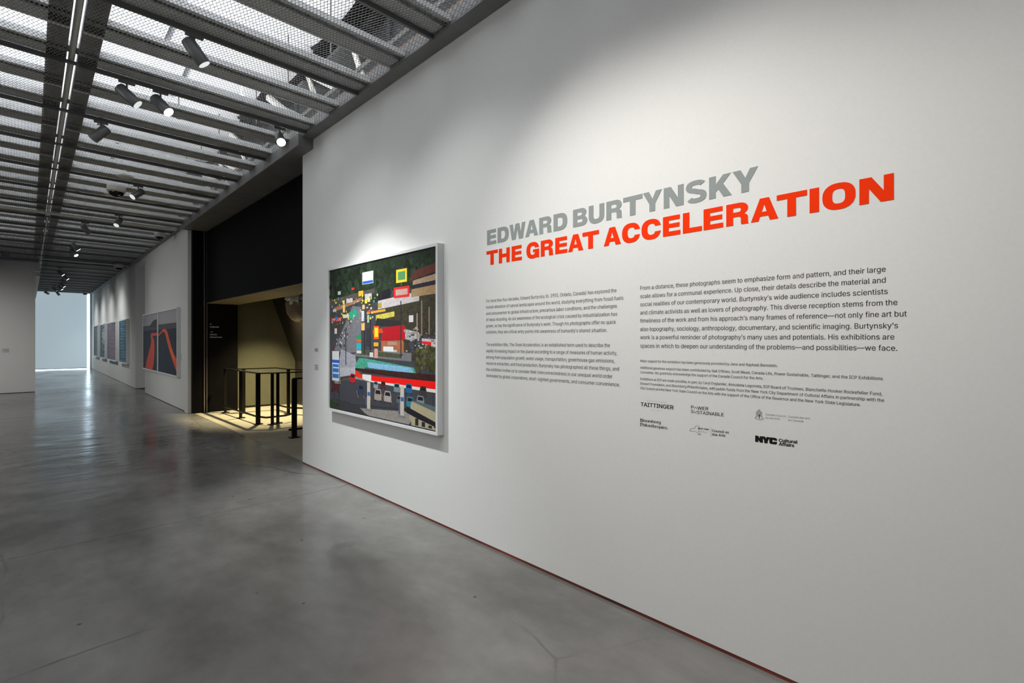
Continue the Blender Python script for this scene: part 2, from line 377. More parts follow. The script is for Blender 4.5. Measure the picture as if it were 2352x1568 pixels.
# ducts, pipes and wrapped bits over and behind the wall head
bm = bmesh.new(); box(bm, 2.62, 3.5, YB, 14, 4.30, 4.80, bev=.02); obj('air_duct', bm, M['greyduct'], ce)
for y in (2.0, 3.3, 4.4, 5.5, 6.8, 8.1, 9.5):
    obj('duct_flange', boxbm(2.58, 3.55, y - .03, y + .03, 4.26, 4.85), M['greyduct'], ce)
for i in range(9):
    y = 2.7 + i * 1.22 + .2 * ((i * 5) % 3)
    bm = bmesh.new(); tube(bm, [(2.20, y + .35, 4.62), (2.30, y + .1, 4.42), (2.46, y - .08, 4.30)], .045, 9)
    for v in bm.verts: v.co += Vector((random.random() - .5, random.random() - .5, random.random() - .5)) * .03
    obj('wrapped_pipe', bm, M['foil'], ce)
    bm = bmesh.new(); tube(bm, [(2.27, y + .28, 4.5), (2.34, y + .26, 4.28), (2.36, y + .2, 4.12)], .028, 9)
    for v in bm.verts: v.co += Vector((random.random() - .5, random.random() - .5, random.random() - .5)) * .02
    obj('wrapped_pipe', bm, M['foil'], ce)
    bm = bmesh.new(); tube(bm, [(1.95, y, 4.8), (1.95, y, 4.1)], .006, 6); obj('hanger_rod', bm, M['track'], ce)
    obj('grey_plate', boxbm(2.28, 2.56, y + .45, y + .9, 4.50, 4.53), M['greyduct'], ce)
bm = bmesh.new(); tube(bm, [(2.52, YB, 4.22), (2.52, 14, 4.22)], .045, 12); obj('brown_pipe', bm, M['rust'], ce, smooth=True)
bm = bmesh.new(); tube(bm, [(2.30, YB, 4.14), (2.30, 14, 4.14)], .022, 12); obj('brown_pipe', bm, M['greyduct'], ce, smooth=True)
for i in range(10):   # small hangers and wires dropping to the mesh
    y = 4.6 + i * .95; x = .45 + .37 * ((i * 7) % 4)
    bm = bmesh.new(); tube(bm, [(x, y, 4.42), (x, y, 3.99)], .006, 6); box(bm, x - .018, x + .018, y - .018, y + .018, 3.96, 4.02); obj('hanger_rod', bm, M['foil'] if i % 2 else M['track'], ce)
area((2.15, 5.5, 4.02), (2.45, 5.5001, 5), 12, 9, .08, (1, .97, .93))  # unseen strip light added to brighten the wrapped pipes

# ------------------------------------------------------------------ spotlights and cameras under the ceiling
def cyl_between(bm, p, q, r, n=24):
    d = Vector(q) - Vector(p); mt = Matrix.Translation(p) @ d.to_track_quat('Z', 'Y').to_matrix().to_4x4(); l = d.length
    lathe(bm, [(r * .86, 0), (r, .008), (r, l - .004), (r * .93, l)], n, mt)
def track_spot(x, y, aim, label, lens='lens_mid', r=.048, ln=.19, drop=.10, beam=None, z=ZC - .030):
    t = thing('track_spotlight', label, 'spotlight', (x, y, z), 'track spotlights under the ceiling')
    obj('adapter', boxbm(-.06, .06, -.014, .014, -.022, 0), M['lampbody'], t)
    bm = bmesh.new(); tube(bm, [(0, 0, -.02), (0, 0, -drop)], .008, 8); obj('stem', bm, M['lampbody'], t, smooth=True)
    d = Vector(aim).normalized(); c = Vector((0, 0, -drop - .02))
    back = c - d * ln * .42; front = c + d * ln * .58
    bm = bmesh.new(); cyl_between(bm, back, front, r); obj('housing', bm, M['lampbody'], t, smooth=True)
    q = d.to_track_quat('Z', 'Y').to_matrix().to_4x4()
    bm = bmesh.new(); lathe(bm, [(r * .90, 0), (r * .88, .003)], 24, Matrix.Translation(front) @ q); obj('lens', bm, M[lens], t, smooth=True)
    if beam:
        w0 = Vector((x, y, z)) + front + d * .02; spot(w0, w0 + d, *beam)
    return t
track_spot(.90, 4.37, (1.0, -.12, -1.35), 'grey track spotlight nearest the camera, angled at the large picture')
track_spot(.63, 5.59, (1.0, -.35, -1.0), 'grey track spotlight, left one of two close together on one track')
track_spot(.88, 5.59, (.75, -.75, -1.1), 'brightly lit track spotlight, right one of two close together on one track', 'lens_on')
track_spot(.55, 6.81, (-.8, .2, -1.0), 'grey track spotlight with dark mouth turned away to the left', 'lens_off')
track_spot(1.96, 5.62, (-.15, -1, -.9), 'glaring spotlight close to the end of the white wall', 'lens_on')
track_spot(1.18, 9.25, (-.8, -.35, -.8), 'grey track spotlight just right of the large dome camera')
track_spot(1.20, 11.69, (-.5, -.6, -1), 'small track spotlight in front of the pale crossing bar', 'lens_mid')
track_spot(.80, 12.91, (.9, .5, -1.2), 'dark unlit track spotlight behind the pale crossing bar', 'lens_off')
track_spot(.77, 15.5, (1, .1, -1.2), 'far lit spotlight, front one of the pair near the picture pair', 'lens_on', beam=(3, 90, 1, NEUT, .1))
track_spot(.80, 16.6, (.8, -.7, -1.2), 'far lit spotlight, rear one of the pair near the picture pair', 'lens_on', beam=(3, 90, 1, NEUT, .1))
far = [(.72, 21.5, 'lens_on', (.9, .0, -1)), (.89, 22.9, 'lens_on', (.9, .0, -1)), (.90, 24.5, 'lens_off', (.9, .3, -1)), (.93, 26.2, 'lens_on', (.9, 0, -1)),
       (.92, 27.7, 'lens_on', (.9, 0, -1)), (.78, 28.7, 'lens_off', (.9, -.2, -1)), (.58, 31.21, 'lens_off', (.9, 0, -.6)), (.96, 31.21, 'lens_off', (.6, 0, -1))]
names = ['nearest lit spotlight of the distant row before the blind', 'second lit spotlight of the distant row before the blind', 'unlit spotlight between lit ones in the distant row',
         'third lit spotlight of the distant row before the blind', 'fourth and last lit spotlight of the distant row', 'unlit spotlight behind the lit ones of the distant row',
         'left dark spotlight seen against the pale blind', 'right dark spotlight seen against the pale blind']
for i, (x, y, ls, am) in enumerate(far):
    track_spot(x, y, am, names[i], ls, beam=((12, 130, 1, NEUT, .1) if i in (0, 1, 3, 4) else None), drop=.14)
def dome_camera(x, y, s, label, z):
    t = thing('dome_camera', label, 'camera', (x, y, z), 'dome security cameras on the ceiling')
    bm = bmesh.new(); lathe(bm, [(s * .80, 0), (s * .98, -.02 * s / .1), (s, -s * .35), (s * .98, -s * .85), (s * .86, -s * .98), (s * .80, -s)], 28); obj('housing', bm, M['plastic'], t, smooth=True)
    bm = bmesh.new(); lathe(bm, [(s * .80 * math.cos(a), -s - s * .62 * math.sin(a)) for a in [0, .3, .6, .9, 1.2, 1.45]], 28); obj('dome', bm, M['smoked'], t, smooth=True)
dome_camera(.95, 9.55, .118, 'large white dome camera in the middle of the mesh ceiling', ZC - .001)
dome_camera(2.05, 13.1, .105, 'white dome camera beside the top of the far white wall', ZC - .001)
dome_camera(1.95, 19.0, .12, 'small dome camera on the distant beam before the four pictures', ZC - .061)
dome_camera(1.94, 31.4, .12, 'tiny dome camera seen against the blind at the far end', ZC - .001)
for (x, y, lb) in ((.96, 10.1, 'flat white smoke detector just behind the large dome camera'), (.98, 8.85, 'pale round detector in front of the large dome camera')):
    bm = bmesh.new(); lathe(bm, [(.05, 0), (.055, -.02), (.10, -.025), (.10, -.045), (.07, -.06)], 24)
    o = obj('smoke_detector', bm, M['plastic'], None, (x, y, ZC - .001), smooth=True); tag(o, lb, 'detector', 'round detectors near the dome camera')
bm = bmesh.new(); box(bm, -.07, .07, -.05, .05, -.14, 0, bev=.01)
tag(obj('ceiling_speaker', bm, M['lampbody'], None, (-.45, 18.95, ZC - .002)), 'small dark box under the ceiling above the left partition', 'speaker')

# ------------------------------------------------------------------ type: glyph outlines filled by winding number
FONT = None
try:
    fp = os.path.join(bpy.utils.resource_path('LOCAL'), 'datafiles', 'fonts', 'Inter.woff2')
    if os.path.exists(fp): FONT = bpy.data.fonts.load(fp)
except Exception: FONT = None
def _curve(s):
    c = bpy.data.curves.new('text', 'FONT'); c.body = s
    if FONT: c.font = FONT
    o = bpy.data.objects.new('text', c); COL.objects.link(o); return o, c
_W = {}
def text_w(s):
    if s not in _W:
        o, c = _curve(s); bpy.context.view_layer.update(); _W[s] = o.dimensions.x; bpy.data.objects.remove(o); bpy.data.curves.remove(c)
    return _W[s]
_C = {}
def contours(ch):
    if ch in _C: return _C[ch]
    o, c = _curve(ch); dg = bpy.context.evaluated_depsgraph_get(); res = []
    cu = o.to_curve(dg)
    for sp in cu.splines:
        pts = []
        if sp.type == 'BEZIER':
            B = sp.bezier_points; n = len(B)
            for i in range(n):
                p, q = B[i], B[(i + 1) % n]
                if (p.handle_right - p.co).length < 1e-5 and (q.handle_left - q.co).length < 1e-5 or \
                   (p.handle_right - p.co).cross(q.co - p.co).length < 1e-6 and (q.handle_left - q.co).cross(q.co - p.co).length < 1e-6:
                    pts.append(p.co.copy())
                else: pts.extend(interpolate_bezier(p.co, p.handle_right, q.handle_left, q.co, 5)[:-1])
        else: pts = [Vector(p.co[:3]) for p in sp.points]
        out = []
        for p in pts:
            if not out or (Vector((p.x, p.y)) - out[-1]).length > 1e-4: out.append(Vector((p.x, p.y)))
        if len(out) > 2 and (out[0] - out[-1]).length < 1e-4: out.pop()
        if len(out) > 2: res.append(out)
    o.to_curve_clear(); bpy.data.objects.remove(o); bpy.data.curves.remove(c)
    _C[ch] = res; return res
def signed(c): return sum(c[i].x * c[(i + 1) % len(c)].y - c[(i + 1) % len(c)].x * c[i].y for i in range(len(c))) / 2
def embolden(cs, ox, oy):
    if not cs or (ox == 0 and oy == 0): return cs
    big = max(cs, key=lambda c: abs(signed(c))); sg = 1 if signed(big) > 0 else -1; out = []
    for c in cs:
        n = len(c); r = []
        for i in range(n):
            a = (c[i] - c[i - 1]).normalized(); b_ = (c[(i + 1) % n] - c[i]).normalized()
            na = Vector((a.y, -a.x)) * sg; nb_ = Vector((b_.y, -b_.x)) * sg
            s = na + nb_; d = max(1 + na.dot(nb_), .35); s = s / d
            r.append(c[i] + Vector((s.x * ox, s.y * oy)))
        out.append(r)
    return out
def winding(p, cs):
    w_ = 0
    for c in cs:
        for i in range(len(c)):
            a, b_ = c[i], c[(i + 1) % len(c)]
            if (a.y <= p.y) != (b_.y <= p.y):
                t_ = (p.y - a.y) / (b_.y - a.y)
                if a.x + t_ * (b_.x - a.x) > p.x: w_ += 1 if b_.y > a.y else -1
    return w_
def triangulate(cs):
    V = [p for c in cs for p in c]; E_ = []; k = 0
    for c in cs:
        n = len(c); E_ += [(k + i, k + (i + 1) % n) for i in range(n)]; k += n
    if not V: return [], []
    v, e_, f, *_r = delaunay_2d_cdt(V, E_, [], 0, 1e-6)
    keep = [t_ for t_ in f if len(t_) >= 3 and winding(sum((v[i] for i in t_), Vector((0, 0))) / len(t_), cs) != 0]
    return v, keep
_G = {}
def glyph(ch, ox=0, oy=0):
    k = (ch, ox, oy)
    if k not in _G:
        v, f = triangulate(embolden(contours(ch), ox, oy)) if ch != ' ' else ([], [])
        _G[k] = (v, f, text_w('H' + ch + 'H') - text_w('HH'))
    return _G[k]
HH = max(p.y for c in contours('H') for p in c)
def layout(s, ox=0, oy=0, shear=()):
    """returns verts, faces in font units and the total width"""
    V, Fs = [], []; x = 0; lo = None
    for i, ch in enumerate(s):
        v, f, adv = glyph(ch, ox, oy); k = len(V); sh = .2 if any(a <= i < b_ for a, b_ in shear) else 0
        V += [(x + p.x + sh * p.y, p.y) for p in v]; Fs += [tuple(k + j for j in t_) for t_ in f]; x += adv
    return V, Fs
def text_obj(name, s, place, m, parent, cap, width, ox=.0, oy=.0, shear=(), off=None):
    """place: (origin, xdir, ydir); cap = capital height, width = extent in metres"""
    V, Fs = layout(s, ox, oy, shear)
    x0 = min(p[0] for p in V); x1 = max(p[0] for p in V); kx = width / (x1 - x0); ky = cap / HH
    o0, xd, yd = place
    me = bpy.data.meshes.new(name); me.from_pydata([tuple(o0 + xd * ((x - x0) * kx) + yd * (y * ky)) for x, y in V], [], Fs)
    return link_mesh(name, me, m, parent)
XT = D - .0005
def wall_line(s, p0, p1, cap, m, parent, ox=.006, oy=.002, shear=(), name='text_line'):
    ya, za = on_x(p0[0], p0[1], D); yb, zb = on_x(p1[0], p1[1], D)
    a = Vector((XT, ya, za)); b_ = Vector((XT, yb, zb)); d = (b_ - a); wd_ = d.length; d.normalize()
    return text_obj(name, s, (a, d, Vector((0, 0, 1))), m, parent, cap, wd_, ox, oy, shear)

# heading letters, one by one
def arc(cx, cy, rx, ry, a0, a1, n=8): return [Vector((cx + rx * math.cos(math.radians(a0 + (a1 - a0) * i / n)), cy + ry * math.sin(math.radians(a0 + (a1 - a0) * i / n)))) for i in range(n + 1)]
def V2(*p): return [Vector(q) for q in p]
def sup(cx, cy, rx, ry, n=40, e=2.7, a0=0, a1=360):
    r = []
    full = abs(a1 - a0) >= 360
    for i in range(n + (0 if full else 1)):
        a = math.radians(a0 + (a1 - a0) * i / n); c_, s_ = math.cos(a), math.sin(a)
        r.append(Vector((cx + rx * math.copysign(abs(c_) ** (2 / e), c_), cy + ry * math.copysign(abs(s_) ** (2 / e), s_))))
    return r
ST = .30   # stem, as a share of letter width for the mid letters
def H_E(): return [V2((0, 0), (0, 1), (.97, 1), (.97, .775), (.34, .775), (.34, .615), (.95, .615), (.95, .40), (.34, .40), (.34, .225), (1, .225), (1, 0))]
def H_L(): return [V2((0, 0), (0, 1), (.35, 1), (.35, .235), (1, .235), (1, 0))]
def H_T(): return [V2((.355, 0), (.355, .765), (0, .765), (0, 1), (1, 1), (1, .765), (.645, .765), (.645, 0))]
def H_H(): return [V2((0, 0), (0, 1), (.30, 1), (.30, .625), (.70, .625), (.70, 1), (1, 1), (1, 0), (.70, 0), (.70, .385), (.30, .385), (.30, 0))]
def H_I(): return [V2((0, 0), (0, 1), (1, 1), (1, 0))]
def H_N(): return [V2((0, 0), (0, 1), (.36, 1), (.715, .42), (.715, 1), (1, 1), (1, 0), (.63, 0), (.285, .57), (.285, 0))]
def H_A(): return [V2((0, 0), (.34, 1), (.67, 1), (1, 0), (.70, 0), (.645, .20), (.345, .20), (.29, 0)), V2((.405, .40), (.585, .40), (.495, .73))[::1]]
def H_Y(): return [V2((.35, 0), (.35, .37), (0, 1), (.32, 1), (.51, .62), (.69, 1), (1, 1), (.65, .37), (.65, 0))]
def H_K(): return [V2((0, 0), (0, 1), (.30, 1), (.30, .62), (.62, 1), (.97, 1), (.62, .60), (1, 0), (.64, 0), (.41, .38), (.30, .26), (.30, 0))]
def H_W(): return [V2((.155, 0), (0, 1), (.215, 1), (.285, .40), (.385, 1), (.62, 1), (.715, .40), (.79, 1), (1, 1), (.845, 0), (.60, 0), (.50, .62), (.40, 0))]
def H_D(): return [V2((0, 0), (0, 1), (.48, 1)) + sup(.46, .5, .54, .5, 18, 2.5, 88, -88) + V2((.48, 0)), (V2((.31, .235), (.45, .235)) + sup(.45, .5, .23, .265, 14, 2.5, -80, 80) + V2((.45, .765), (.31, .765)))]
def H_O(): return [sup(.5, .5, .5, .53, 44, 2.4), sup(.5, .5, .195, .29, 30, 2.8)]
def H_U(): return [V2((0, 1), (.305, 1), (.305, .40)) + sup(.5, .38, .195, .165, 12, 2.4, 180, 360) + V2((.695, 1), (1, 1), (1, .40)) + sup(.5, .38, .5, .41, 22, 2.3, 0, -180)]
def H_C():
    o_ = sup(.5, .5, .5, .53, 36, 2.4, 18, 345 - 4); i_ = sup(.52, .5, .21, .285, 26, 2.5, 335, 24)
    return [V2((1, .645)) + o_[1:-1] + V2((1, .36), (.70, .36)) + i_[1:-1] + V2((.70, .645))]
def H_G():
    o_ = sup(.5, .5, .5, .53, 36, 2.4, 22, 300); i_ = sup(.50, .5, .20, .285, 26, 2.5, 318, 26)
    return [V2((.99, .66), (.985, .72)) + o_[2:] + V2((.76, .10), (.79, .0), (1, 0), (1, .55), (.52, .55), (.52, .37), (.70, .37)) + i_[1:] + V2((.69, .66))]
def H_R(): return [V2((0, 0), (0, 1), (.62, 1)) + arc(.62, .725, .345, .275, 90, -40, 12) + V2((.80, .485)) + arc(.76, .32, .195, .15, 70, 0, 5) + V2((.965, .05), (1, 0), (.68, 0), (.655, .06), (.655, .24)) + arc(.53, .25, .125, .125, 0, 90, 5) + V2((.31, .375), (.31, 0)),
                   V2((.31, .585), (.54, .585)) + arc(.54, .68, .115, .098, -80, 80, 8) + V2((.54, .78), (.31, .78))]
def H_B(): return [V2((0, 0), (0, 1), (.60, 1)) + arc(.60, .75, .34, .25, 88, -50, 12) + V2((.84, .54)) + arc(.64, .275, .36, .275, 45, -88, 12) + V2((.6, 0)),
                   V2((.31, .60), (.53, .60)) + arc(.53, .695, .11, .09, -85, 85, 8) + V2((.31, .79)), V2((.31, .215), (.55, .215)) + arc(.55, .31, .125, .098, -85, 85, 8) + V2((.31, .41))]
def stroke(pts, wx, wy):
    """thick line with different horizontal and vertical stroke weight"""
    Lp, Rp = [], []
    for i, p in enumerate(pts):
        d = (pts[min(i + 1, len(pts) - 1)] - pts[max(i - 1, 0)]).normalized(); n = Vector((-d.y * wx, d.x * wy)); Lp.append(p + n); Rp.append(p - n)
    return [Lp + Rp[::-1]]
def H_S():
    c1 = sup(.49, .735, .345, .185, 20, 2.5, 22, 270); c2 = sup(.51, .275, .345, .195, 20, 2.5, 90, -158)
    return stroke(c1[:-1] + [Vector((.50, .51))] + c2[1:], .15, .108)
HG = dict(E=H_E, L=H_L, T=H_T, H=H_H, I=H_I, N=H_N, A=H_A, Y=H_Y, K=H_K, W=H_W, D=H_D, O=H_O, U=H_U, C=H_C, G=H_G, R=H_R, B=H_B, S=H_S)
def evenodd(cs):
    V = [p for c in cs for p in c]; E_ = []; k = 0
    for c in cs: n = len(c); E_ += [(k + i, k + (i + 1) % n) for i in range(n)]; k += n
    v, e_, f, *_r = delaunay_2d_cdt(V, E_, [], 0, 1e-6); keep = []
    for t_ in f:
        p = sum((v[i] for i in t_), Vector((0, 0))) / len(t_); c0 = winding(p, cs[:1]) != 0
        if c0 and not any(winding(p, [h]) != 0 for h in cs[1:]): keep.append(t_)
    return v, keep
def heading(spec, ox, scale, zb, zt, m, parent):
    for ch, a, b_ in spec:
        pa, pb = 0, 0
        ya, _ = on_x(ox + a / scale, 500, D); yb, _ = on_x(ox + b_ / scale, 500, D)
        v, f = evenodd(HG[ch]())
        x0 = min(p.x for p in v); x1 = max(p.x for p in v); th = .0012
        n = len(v); vs = []
        for xx in (XT, XT - th):
            vs += [(xx, ya + (yb - ya) * (p.x - x0) / (x1 - x0), zb + (zt - zb) * p.y) for p in v]
        from collections import Counter
        ec = Counter(); od = {}
        for t_ in f:
            for i in range(len(t_)): a_, c_ = t_[i], t_[(i + 1) % len(t_)]; ec[frozenset((a_, c_))] += 1; od[frozenset((a_, c_))] = (a_, c_)
        fs = [tuple(reversed(t_)) for t_ in f] + [tuple(i + n for i in t_) for t_ in f] + [(od[e_][0], od[e_][1], od[e_][1] + n, od[e_][0] + n) for e_, k in ec.items() if k == 1]
        me = bpy.data.meshes.new('letter'); me.from_pydata(vs, [], fs); link_mesh('letter', me, m, parent)
h1 = thing('wall_lettering', 'grey capital heading, upper line of the two-line title on the white wall', 'lettering')
heading([('E', 90, 188), ('D', 203, 323), ('W', 332, 503), ('A', 503, 640), ('R', 653, 788), ('D', 807, 955), ('B', 1018, 1172), ('U', 1188, 1355), ('R', 1378, 1550), ('T', 1560, 1768), ('Y', 1773, 1978), ('N', 1998, 2213)],
        1100, 4.704, 2.185, 2.2915, M['grey'], h1)
heading([('S', 68, 275), ('K', 300, 527), ('Y', 535, 790)], 1560, 4.3556, 2.185, 2.2915, M['grey'], h1)
h2 = thing('wall_lettering', 'orange-red capital heading, lower line of the two-line title', 'lettering')
heading([('T', 83, 205), ('H', 217, 334), ('E', 355, 465), ('G', 515, 652), ('R', 670, 805), ('E', 826, 957), ('A', 965, 1128), ('T', 1120, 1298), ('A', 1350, 1535), ('C', 1548, 1742), ('C', 1758, 1967), ('E', 1990, 2178)],
        1100, 4.704, 2.0385, 2.141, M['red'], h2)
heading([('L', 38, 228), ('E', 245, 441), ('R', 472, 698), ('A', 718, 992), ('T', 977, 1280), ('I', 1305, 1400), ('O', 1433, 1765), ('N', 1803, 2148)], 1560, 4.3556, 2.0385, 2.141, M['red'], h2)

def z3(x, y): return (1100 + x / 6.272, 650 + y / 6.272)
def z4(x, y): return (1450 + x / 3.485, 600 + y / 3.485)
def z5(x, y): return (1450 + x / 5.2267, 820 + y / 5.2267)
CAP = .0215
p = thing('wall_text', 'small dark paragraph on white wall, upper block of left text column', 'wall text')
for s, a, b_ in [('For more than four decades, Edward Burtynsky (b. 1955, Ontario, Canada) has explored the', (105, 280), (1982, 130)),
                 ('human alteration of natural landscapes around the world, studying everything from fossil fuels', (105, 368), (2082, 240)),
                 ('and consumerism to global infrastructure, precarious labor conditions, and the challenges', (105, 460), (1988, 355)),
                 ('of mass recycling. As our awareness of the ecological crisis caused by industrialization has', (105, 548), (1993, 470)),
                 ('grown, so has the significance of Burtynsky’s work. Though his photographs offer no quick', (105, 637), (1975, 586)),
                 ('solutions, they are critical entry points into awareness of humanity’s shared situation.', (105, 725), (1847, 703))]:
    wall_line(s, z3(*a), z3(*b_), CAP, M['ink'], p)
p = thing('wall_text', 'small dark paragraph on white wall, lower block of left text column', 'wall text')
for s, a, b_, sh in [('The exhibition title, The Great Acceleration, is an established term used to describe the', (105, 905), (1888, 922), ((22, 44),)),
                 ('rapidly increasing impact on the planet according to a range of measures of human activity,', (105, 995), (1993, 1035), ()),
                 ('among them population growth, water usage, transportation, greenhouse gas emissions,', (105, 1085), (1955, 1148), ()),
                 ('resource extraction, and food production. Burtynsky has photographed all these things, and', (105, 1173), (2020, 1262), ()),
                 ('the exhibition invites us to consider their interconnectedness in our unequal world order', (105, 1262), (1925, 1370), ()),
                 ('dominated by global corporations, short-sighted governments, and consumer convenience.', (105, 1350), (2030, 1490), ())]:
    wall_line(s, z3(*a), z3(*b_), CAP, M['ink'], p, shear=sh)
p = thing('wall_text', 'largest dark paragraph, eight lines in the right text column', 'wall text')
for s, a, b_ in [('From a distance, these photographs seem to emphasize form and pattern, and their large', (72, 230), (2037, 83)),
                 ('scale allows for a communal experience. Up close, their details describe the material and', (72, 296), (2037, 170)),
                 ('social realities of our contemporary world. Burtynsky’s wide audience includes scientists', (72, 361), (2053, 261)),
                 ('and climate activists as well as lovers of photography. This diverse reception stems from the', (72, 427), (2130, 349)),
                 ('timeliness of the work and from his approach’s many frames of reference—not only fine art but', (72, 491), (2205, 440)),
                 ('also topography, sociology, anthropology, documentary, and scientific imaging. Burtynsky’s', (72, 558), (2135, 535)),
                 ('work is a powerful reminder of photography’s many uses and potentials. His exhibitions are', (72, 623), (2106, 626)),
                 ('spaces in which to deepen our understanding of the problems—and possibilities—we face.', (72, 691), (2130, 716))]:
    wall_line(s, z4(*a), z4(*b_), CAP, M['ink'], p)
p = thing('wall_text', 'fine-print acknowledgement lines below the largest paragraph', 'wall text')
for s, a, b_ in [('Major support for this exhibition has been generously provided by Jane and Raphael Bernstein.', (72, 805), (1170, 846)),
                 ('Additional generous support has been contributed by Gail O’Brien, Scott Mead, Canada Life, Power Sustainable, Taittinger, and the ICP Exhibitions', (72, 859), (2013, 951)),
                 ('Committee. We gratefully acknowledge the support of the Canada Council for the Arts.', (72, 896), (1056, 947)),
                 ('Exhibitions at ICP are made possible, in part, by Caryl Englander, Almudena Legorreta, ICP Board of Trustees, Blanchette Hooker Rockefeller Fund,', (72, 949), (2008, 1074)),
                 ('Shubert Foundation, and Bloomberg Philanthropies, with public funds from the New York City Department of Cultural Affairs in partnership with the', (72, 986), (2025, 1125)),
                 ('City Council and the New York State Council on the Arts with the support of the Office of the Governor and the New York State Legislature.', (72, 1022), (1836, 1160))]:
    wall_line(s, z4(*a), z4(*b_), .0128, M['ink'], p, ox=.008, oy=.003)
# sponsor marks
p = thing('sponsor_logo', 'sponsor wordmark in spaced capitals, first mark of the upper row', 'logo')
wall_line('TAITTINGER', z5(113, 586), z5(510, 628), .0205, M['inkblack'], p, .02, .012)
wall_line('C H A M P A G N E', z5(188, 530), z5(428, 552), .0068, M['inkfaint'], p, 0, 0)
wall_line('R E I M S', z5(236, 642), z5(374, 648), .004, M['inkfaint'], p, 0, 0)
p = thing('sponsor_logo', 'two-line capital sponsor wordmark with small raised o and u, middle of upper row', 'logo')
wall_line('P', z5(718, 618), z5(750, 620), .0158, M['ink'], p, .012, .008); wall_line('WER', z5(792, 630), z5(926, 638), .0158, M['ink'], p, .012, .008)
def mark_arc(cx, cy, rx, rz, a0, a1, wdt, m, parent, name='arc_mark', n=14, leg=0):
    """open arc drawn on the wall, centre given as a pixel"""
    y, z = on_x(*z5(cx, cy), D); pts = [Vector((rx * math.cos(math.radians(a0 + (a1 - a0) * i / n)), rz * math.sin(math.radians(a0 + (a1 - a0) * i / n)))) for i in range(n + 1)]
    cs = stroke(pts, wdt / 2, wdt / 2); v, f = triangulate(cs)
    me = bpy.data.meshes.new(name); me.from_pydata([(XT, y - q.x, z + q.y) for q in v], [], f); return link_mesh(name, me, m, parent)
mark_arc(771, 622, .0056, .0095, 180, 0, .0024, M['ink'], p)
wall_line('S', z5(716, 668), z5(748, 672), .0158, M['ink'], p, .012, .008); wall_line('STAINABLE', z5(788, 680), z5(1110, 711), .0158, M['ink'], p, .012, .008)
mark_arc(768, 645, .0056, .0095, 180, 360, .0024, M['ink'], p)
p = thing('sponsor_logo', 'two-line high-contrast serif wordmark, first mark of the lower row', 'logo')
wall_line('Bloomberg', z5(108, 772), z5(352, 802), .0168, M['ink'], p, .028, -.012); wall_line('Philanthropies', z5(108, 824), z5(434, 868), .0168, M['ink'], p, .028, -.012)
for (a, b_) in (((106, 775), (134, 776)), ((106, 827), (130, 829)), ((106, 742), (130, 744)), ((106, 794), (130, 796))):
    ya, za = on_x(*z5(*a), D); yb, zb = on_x(*z5(*b_), D); obj('serif', boxbm(XT - .0003, XT, yb, ya, za, za + .0018), M['ink'], p)
p = thing('sponsor_logo', 'grey tree emblem beside bilingual arts council lettering', 'logo')
for s, a, b_ in [('Canada Council', (1610, 697), (1858, 720)), ('for the Arts', (1610, 738), (1782, 752)), ('Conseil des arts', (1885, 724), (2148, 748)), ('du Canada', (1885, 765), (2065, 780))]:
    wall_line(s, z5(*a), z5(*b_), .0085, M['inklight'], p, 0, 0)
for dx, dy in ((0, 0), (-20, 12), (20, 14), (-28, -8), (28, -5), (-13, -24), (14, -22), (0, -38), (-26, 28), (26, 30), (0, 24)):
    mark_arc(1534 + dx, 676 + dy, .0036, .0034, 0, 360, .0013, M['ink'], p, 'leaf_ring')
y_, z_ = on_x(*z5(1536, 730), D); obj('tree_trunk', boxbm(XT - .0003, XT, y_ - .0016, y_ + .0016, z_ - .002, z_ + .014), M['ink'], p)
mark_arc(1536, 733, .0185, .0058, 60, -240, .0016, M['ink'], p, 'ground_ring', n=24)
p = thing('sponsor_logo', 'state outline emblem with council lettering, middle of lower row', 'logo')
def poly_mark(pts, m, parent, name, wdt=None, close=False):
    q = []
    for a in pts: y, z = on_x(*z5(*a), D); q.append(Vector((-y, z)))
    if wdt:
        if close: q.append(q[0])
        V, Fc = [], []
        for a, b_ in zip(q, q[1:]):
            d = (b_ - a).normalized() * wdt / 2; n = Vector((-d.y, d.x)); k = len(V)
            V += [a - d + n, a - d - n, b_ + d - n, b_ + d + n]; Fc.append((k, k + 1, k + 2, k + 3))
        v, f = V, Fc
    else: v, f = triangulate([q])
    me = bpy.data.meshes.new(name); me.from_pydata([(XT, -a.x, a.y) for a in v], [], f); return link_mesh(name, me, m, parent)
poly_mark([(700, 885), (714, 868), (714, 855), (752, 855), (768, 846), (762, 838), (780, 822), (812, 826), (812, 848), (806, 862), (812, 905), (832, 925), (836, 930), (808, 930), (803, 912), (788, 904), (780, 892), (702, 884)], M['inklight'], p, 'state_outline', .0016)
poly_mark([(808, 923), (838, 928), (806, 934)], M['inklight'], p, 'island_mark')
wall_line('NEW YORK', z5(802, 862), z5(935, 878), .0068, M['ink'], p, .03, .02)
wall_line('STATE OF', z5(804, 886), z5(876, 893), .0036, M['inklight'], p, 0, 0); wall_line('OPPORTUNITY.', z5(804, 898), z5(918, 912), .0038, M['inklight'], p, 0, 0)
poly_mark([(956, 842), (956, 955)], M['inklight'], p, 'divider', .0012)
wall_line('Council on', z5(970, 895), z5(1172, 918), .0118, M['ink'], p, .02, .012); wall_line('the Arts', z5(970, 940), z5(1130, 956), .0118, M['ink'], p, .02, .012)
p = thing('sponsor_logo', 'heavy black fused city initials with cultural department lettering', 'logo')
